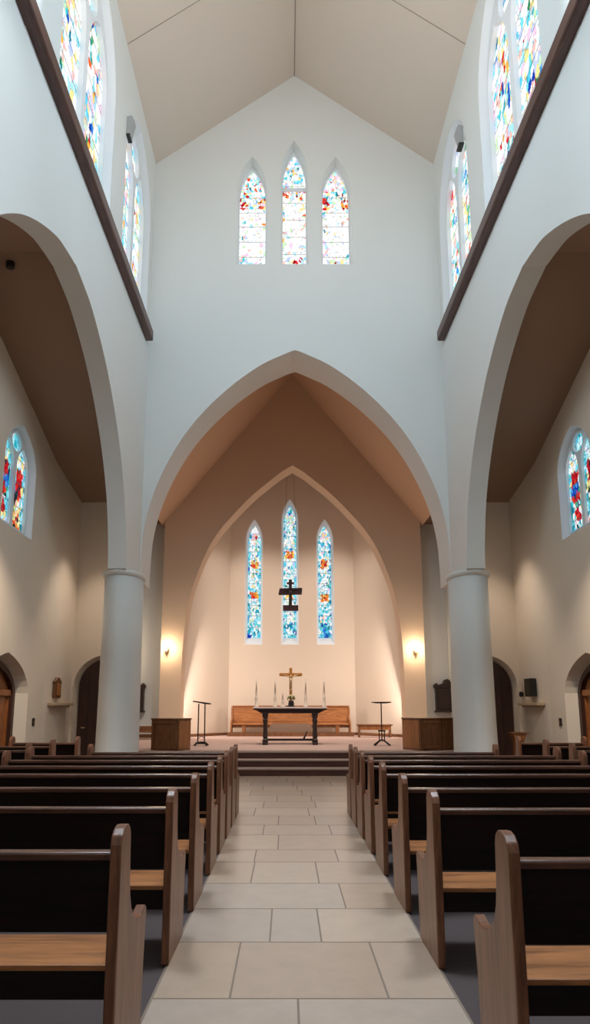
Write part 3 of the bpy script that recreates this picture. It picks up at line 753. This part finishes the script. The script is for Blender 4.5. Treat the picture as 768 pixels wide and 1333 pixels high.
lectern_left(); lectern_right()
# panelled desks at the front of the platform
def desk(name, loc, rz, wx, wy, h, faces, label):
    r = empty(name, loc, rz); props(r, label, 'cabinet', 'panelled desks beside the altar steps')
    obj('body', bx(-wx/2, wx/2, -wy/2, wy/2, 0, h-.03), M['oakdark'], r)
    obj('top', bx(-wx/2-.02, wx/2+.02, -wy/2-.02, wy/2+.02, h-.03, h), M['oakdark'], r, bevel=.006)
    n = faces
    for k in range(n):
        a = -wx/2+wx*k/n+.05; b = -wx/2+wx*(k+1)/n-.05
        bm = nb(); slab(bm, [(a-.03, .04), (b+.03, .04), (b+.03, h-.06), (a-.03, h-.06)], [[(a+.04, .11), (b-.04, .11), (b-.04, h-.13), (a+.04, h-.13)]], lambda A, B, d: Vector((A, d, B)), -wy/2-.018, -wy/2)
        obj('front_panel', bm, M['oakdark'], r, bevel=.004)
    for sx in (-1, 1):
        bm = bx(min(sx*wx/2, sx*(wx/2+.015)), max(sx*wx/2, sx*(wx/2+.015)), -wy/2+.05, wy/2-.05, .04, h-.06); obj('side_panel', bm, M['oak'], r, bevel=.004)
desk('reading_desk', (-2.93, 18.42, PZ), math.radians(-28), .78, .55, .76, 1, 'brown oak desk with plain front standing left of the steps by the column')
desk('reading_desk', (3.52, 18.62, PZ), math.radians(24), 1.20, .80, .77, 2, 'wide panelled oak desk standing right of the steps by the column')

# hanging rood cross
def rood():
    r = empty('hanging_cross', (.045, 25.45, 4.85)); props(r, 'dark red wooden crucifix hanging on wires in front of the middle lancet', 'crucifix')
    PXZ = lambda a, b, d: Vector((a, d, b))
    obj('post', bx(-.055, .055, -.03, .03, .10, 1.12), M['red'], r, bevel=.006)
    bm = nb(); prism(bm, [(-.40, .56), (-.36, .80), (.36, .84), (.40, .80), (.40, .60), (.36, .56), (-.36, .56)][0:1]+[(-.42, .60), (-.38, .80), (.38, .82), (.42, .80), (.40, .58)], PXZ, -.035, .035); obj('crossbar', bm, M['red'], r, bevel=.008)
    obj('footboard', bx(-.26, .28, -.05, .05, 0, .20), M['red'], r, bevel=.008)
    obj('titulus', bx(-.13, .13, -.032, .032, .95, 1.02), M['red'], r, bevel=.004)
    bm = nb(); tube(bm, [(0, -.07, .42), (.01, -.08, .55), (0, -.08, .70)], .035, 8, .05); tube(bm, [(-.3, -.06, .78), (-.14, -.07, .72), (0, -.08, .68), (.14, -.07, .72), (.3, -.06, .78)], .02, 8)
    lathe(bm, [(.01, .72), (.04, .75), (.045, .79), (.03, .83), (.005, .85)], 0, -.08, 10); tube(bm, [(0, -.07, .45), (.02, -.09, .32), (0, -.06, .2)], .028, 8, .014)
    obj('figure', bm, M['darkwood'], r, smooth=True)
    for s in (-1, 1): obj('wire', tube(nb(), [(s*.3, 0, .80), (s*.12, 0, 4.9)], .004, 5), M['iron'], r)
rood()

# wall cabinets (carved) on recess walls
def wallcab(x, label, w=.62, h=1.0):
    r = empty('carved_wall_cabinet', (x, 25.98, 1.40)); props(r, label, 'cabinet', 'carved wall cabinets')
    k = w/.62
    obj('body', bx(-w/2, w/2, -.24, 0, 0, h*.82), M['darkwood'], r, bevel=.01)
    obj('door_panel', bx(-w/2+.07, w/2-.07, -.262, -.24, .08, h*.74), M['darkwood'], r, bevel=.012)
    bm = nb(); prism(bm, [(-w/2-.05, h*.80), (-w/2-.05, h*.90), (-w/2+.03, h*.97), (-w/2+.08, h*.90), (-.10*k, h*.95), (-.07*k, h*1.06), (0, h*1.10), (.07*k, h*1.06), (.10*k, h*.95), (w/2-.08, h*.90), (w/2-.03, h*.97), (w/2+.05, h*.90), (w/2+.05, h*.80)],
                     lambda a, b, d: Vector((a, d, b)), -.28, -.02); obj('carved_crest', bm, M['darkwood'], r, bevel=.01)
    obj('foot_moulding', bx(-w/2-.04, w/2+.04, -.27, 0, -.04, .03), M['darkwood'], r, bevel=.01)
wallcab(5.30+.20, 'dark carved cabinet hanging on the grey wall between right column and sanctuary arch', .8)
wallcab(-5.36, 'dark narrow cabinet on the grey wall partly hidden by the left column', .6)
# pew-like bench against the left recess wall
r = empty('recess_bench', (-4.72, 24.6, PZ)); props(r, 'plain brown bench in the recess behind the left column', 'bench')
obj('backrest', bx(-.7, .7, .2, .25, .25, .42), M['oakdark'], r); obj('seat', bx(-.7, .7, -.2, .2, .22, .26), M['oakdark'], r)
for s in (-1, 1): obj('leg', bx(s*.66-.03, s*.66+.03, -.2, .25, 0, .22), M['oakdark'], r)

# sconces on the sanctuary arch wall
for s, x, z in ((-1, -4.17, 3.40), (1, 4.30, 3.36)):
    r = empty('wall_sconce', (x, Y1, z)); props(r, 'small lit wall lamp on the sanctuary arch wall, %s side' % ('left' if s < 0 else 'right'), 'wall lamp', 'sanctuary wall lamps')
    bm = lathe(nb(), [(.05, -.06), (.06, 0), (.05, .06)], 0, -.02, 12); obj('backplate', bm, M['brass'], r)
    obj('arm', tube(nb(), [(0, -.02, -.02), (0, -.12, -.09), (.0, -.18, -.02), (0, -.18, .02)], .012), M['brass'], r)
    obj('lamp_glass', lathe(nb(), [(.03, .0), (.045, .03), (.05, .07), (.035, .11), (.015, .12)], 0, -.18, 14), M['bulb'], r, smooth=True)
    point('sconce_light', (x, Y1-.30, z+.10), 42, (1.0, .78, .52), .05)

# small things on the aisle walls
XLW = CX0-5.47; XRW = CX0+5.48
def splay_x(s, y): return CX0+s*((5.47 if s < 0 else 5.48)-.17*(y-16.0)/1.5)
ang = math.atan2(.17, 1.5)
def wallthing(name, s, y, z, label, cat, group=None):
    x = splay_x(s, y) if y > 16 else (XLW if s < 0 else XRW)
    r = empty(name, (x, y, z), (-ang if s > 0 else ang)*(-1) if y > 16 else 0); props(r, label, cat, group); return r
r = wallthing('carved_plaque', -1, 16.62, 1.74, 'small carved brown wooden plaque above the ledge on the left aisle wall', 'plaque')
Pl = lambda a, b, d: Vector((d, a, b))
bm = nb(); prism(bm, [(-.17, .02), (-.13, -.02), (.13, -.02), (.17, .02), (.15, .28), (.19, .34), (.10, .40), (.05, .44), (-.05, .44), (-.10, .40), (-.19, .34), (-.15, .28)], Pl, .01, .07); obj('board', bm, M['oakdark'], r, bevel=.008)
bm = bx(.07, .095, -.10, .10, .04, .30); obj('relief', bm, M['oak'], r, bevel=.01)
r = wallthing('speaker', 1, 16.75, 1.76, 'small dark wall speaker above the ledge on the right aisle wall', 'speaker')
obj('cabinet', bx(-.16, -.02, -.17, .17, 0, .40), M['black'], r, bevel=.012); obj('grille', bx(-.17, -.16, -.14, .14, .03, .37), M['olive'], r)
r = wallthing('wall_candle', 1, 17.30, 1.76, 'white candle in a small dark wall holder beside the speaker', 'candle')
obj('bracket', lathe(nb(), [(.03, 0), (.05, .03), (.045, .09), (.03, .12)], -.07, 0, 12), M['iron'], r); obj('candle', lathe(nb(), [(.024, .12), (.022, .36)], -.07, 0, 12), M['ivory'], r)
obj('arm', tube(nb(), [(0, 0, .06), (-.05, 0, .05)], .01), M['iron'], r)
for s in (-1, 1):
    r = wallthing('wall_ledge', s, 16.75, 1.52, 'short beige ledge on the %s aisle wall near the corner' % ('left' if s < 0 else 'right'), 'ledge', 'wall ledges')
    a, b = sorted((-s*0.0, -s*.20)); obj('shelf_board', bx(a, b, -.5, .5, .04, .10), M['ledge'], r, bevel=.006)
    a, b = sorted((-s*0.0, -s*.12)); obj('bracket', bx(a, b, -.44, .44, 0, .045), M['ledge'], r, bevel=.006)
    r = wallthing('light_switch', s, 15.5, 1.14, 'small dark switch plate on the %s aisle wall beside the oak door' % ('left' if s < 0 else 'right'), 'switch', 'switch plates')
    a, b = sorted((0, -s*.015)); obj('plate', bx(a, b, -.07, .07, 0, .16), M['black'], r, bevel=.004)
    a, b = sorted((-s*.015, -s*.03)); obj('button', bx(a, b, -.02, .02, .05, .10), M['oakdark'], r)
    # floodlight boxes high on the nave walls
    x = CX0+s*3.61
    r = empty('wall_floodlight', (x, 13.5 if s < 0 else 13.75, 13.45)); props(r, 'grey floodlight box high on the %s nave wall between the windows' % ('left' if s < 0 else 'right'), 'floodlight', 'clerestory floodlights')
    bm = nb(); prism(bm, [(0, .0), (0, .42), (.10, .45), (.15, .36), (.07, .0)], (lambda s: (lambda a, b, d: Vector((-s*a, d, b))))(s), -.12, .12); obj('housing', bm, M['grey'], r, bevel=.01)
    bm = bx(min(0, -s*.11), max(0, -s*.08), -.12, .12, -.04, .0); obj('visor', bm, M['black'], r)
# small wooden box on the right aisle floor stand, spotlight in the left aisle ceiling
r = empty('offering_stand', (CX0+4.92, 16.6, 0)); props(r, 'small wooden stand at the corner of the right aisle', 'stand')
obj('post', bx(-.1, .1, -.1, .1, 0, .83), M['oak'], r); obj('top', bx(-.18, .18, -.16, .16, .94, .98), M['oakdark'], r, bevel=.006)
bm = nb(); prism(bm, [(-.10, .81), (.10, .81), (.15, .94), (-.15, .94)], lambda a, b, d: Vector((a, d, b)), -.13, .13); obj('box', bm, M['oak'], r, bevel=.004)

r = empty('ceiling_downlight', (-4.65, 10.85, 8.66)); props(r, 'small dark round lamp in the brown ceiling of the left aisle', 'ceiling lamp')
obj('housing', lathe(nb(), [(.06, -.04), (.07, -.03), (.07, .06)], n=20), M['black'], r); obj('diffuser', lathe(nb(), [(.04, -.05), (.045, -.038)], n=20), M['olive'], r)
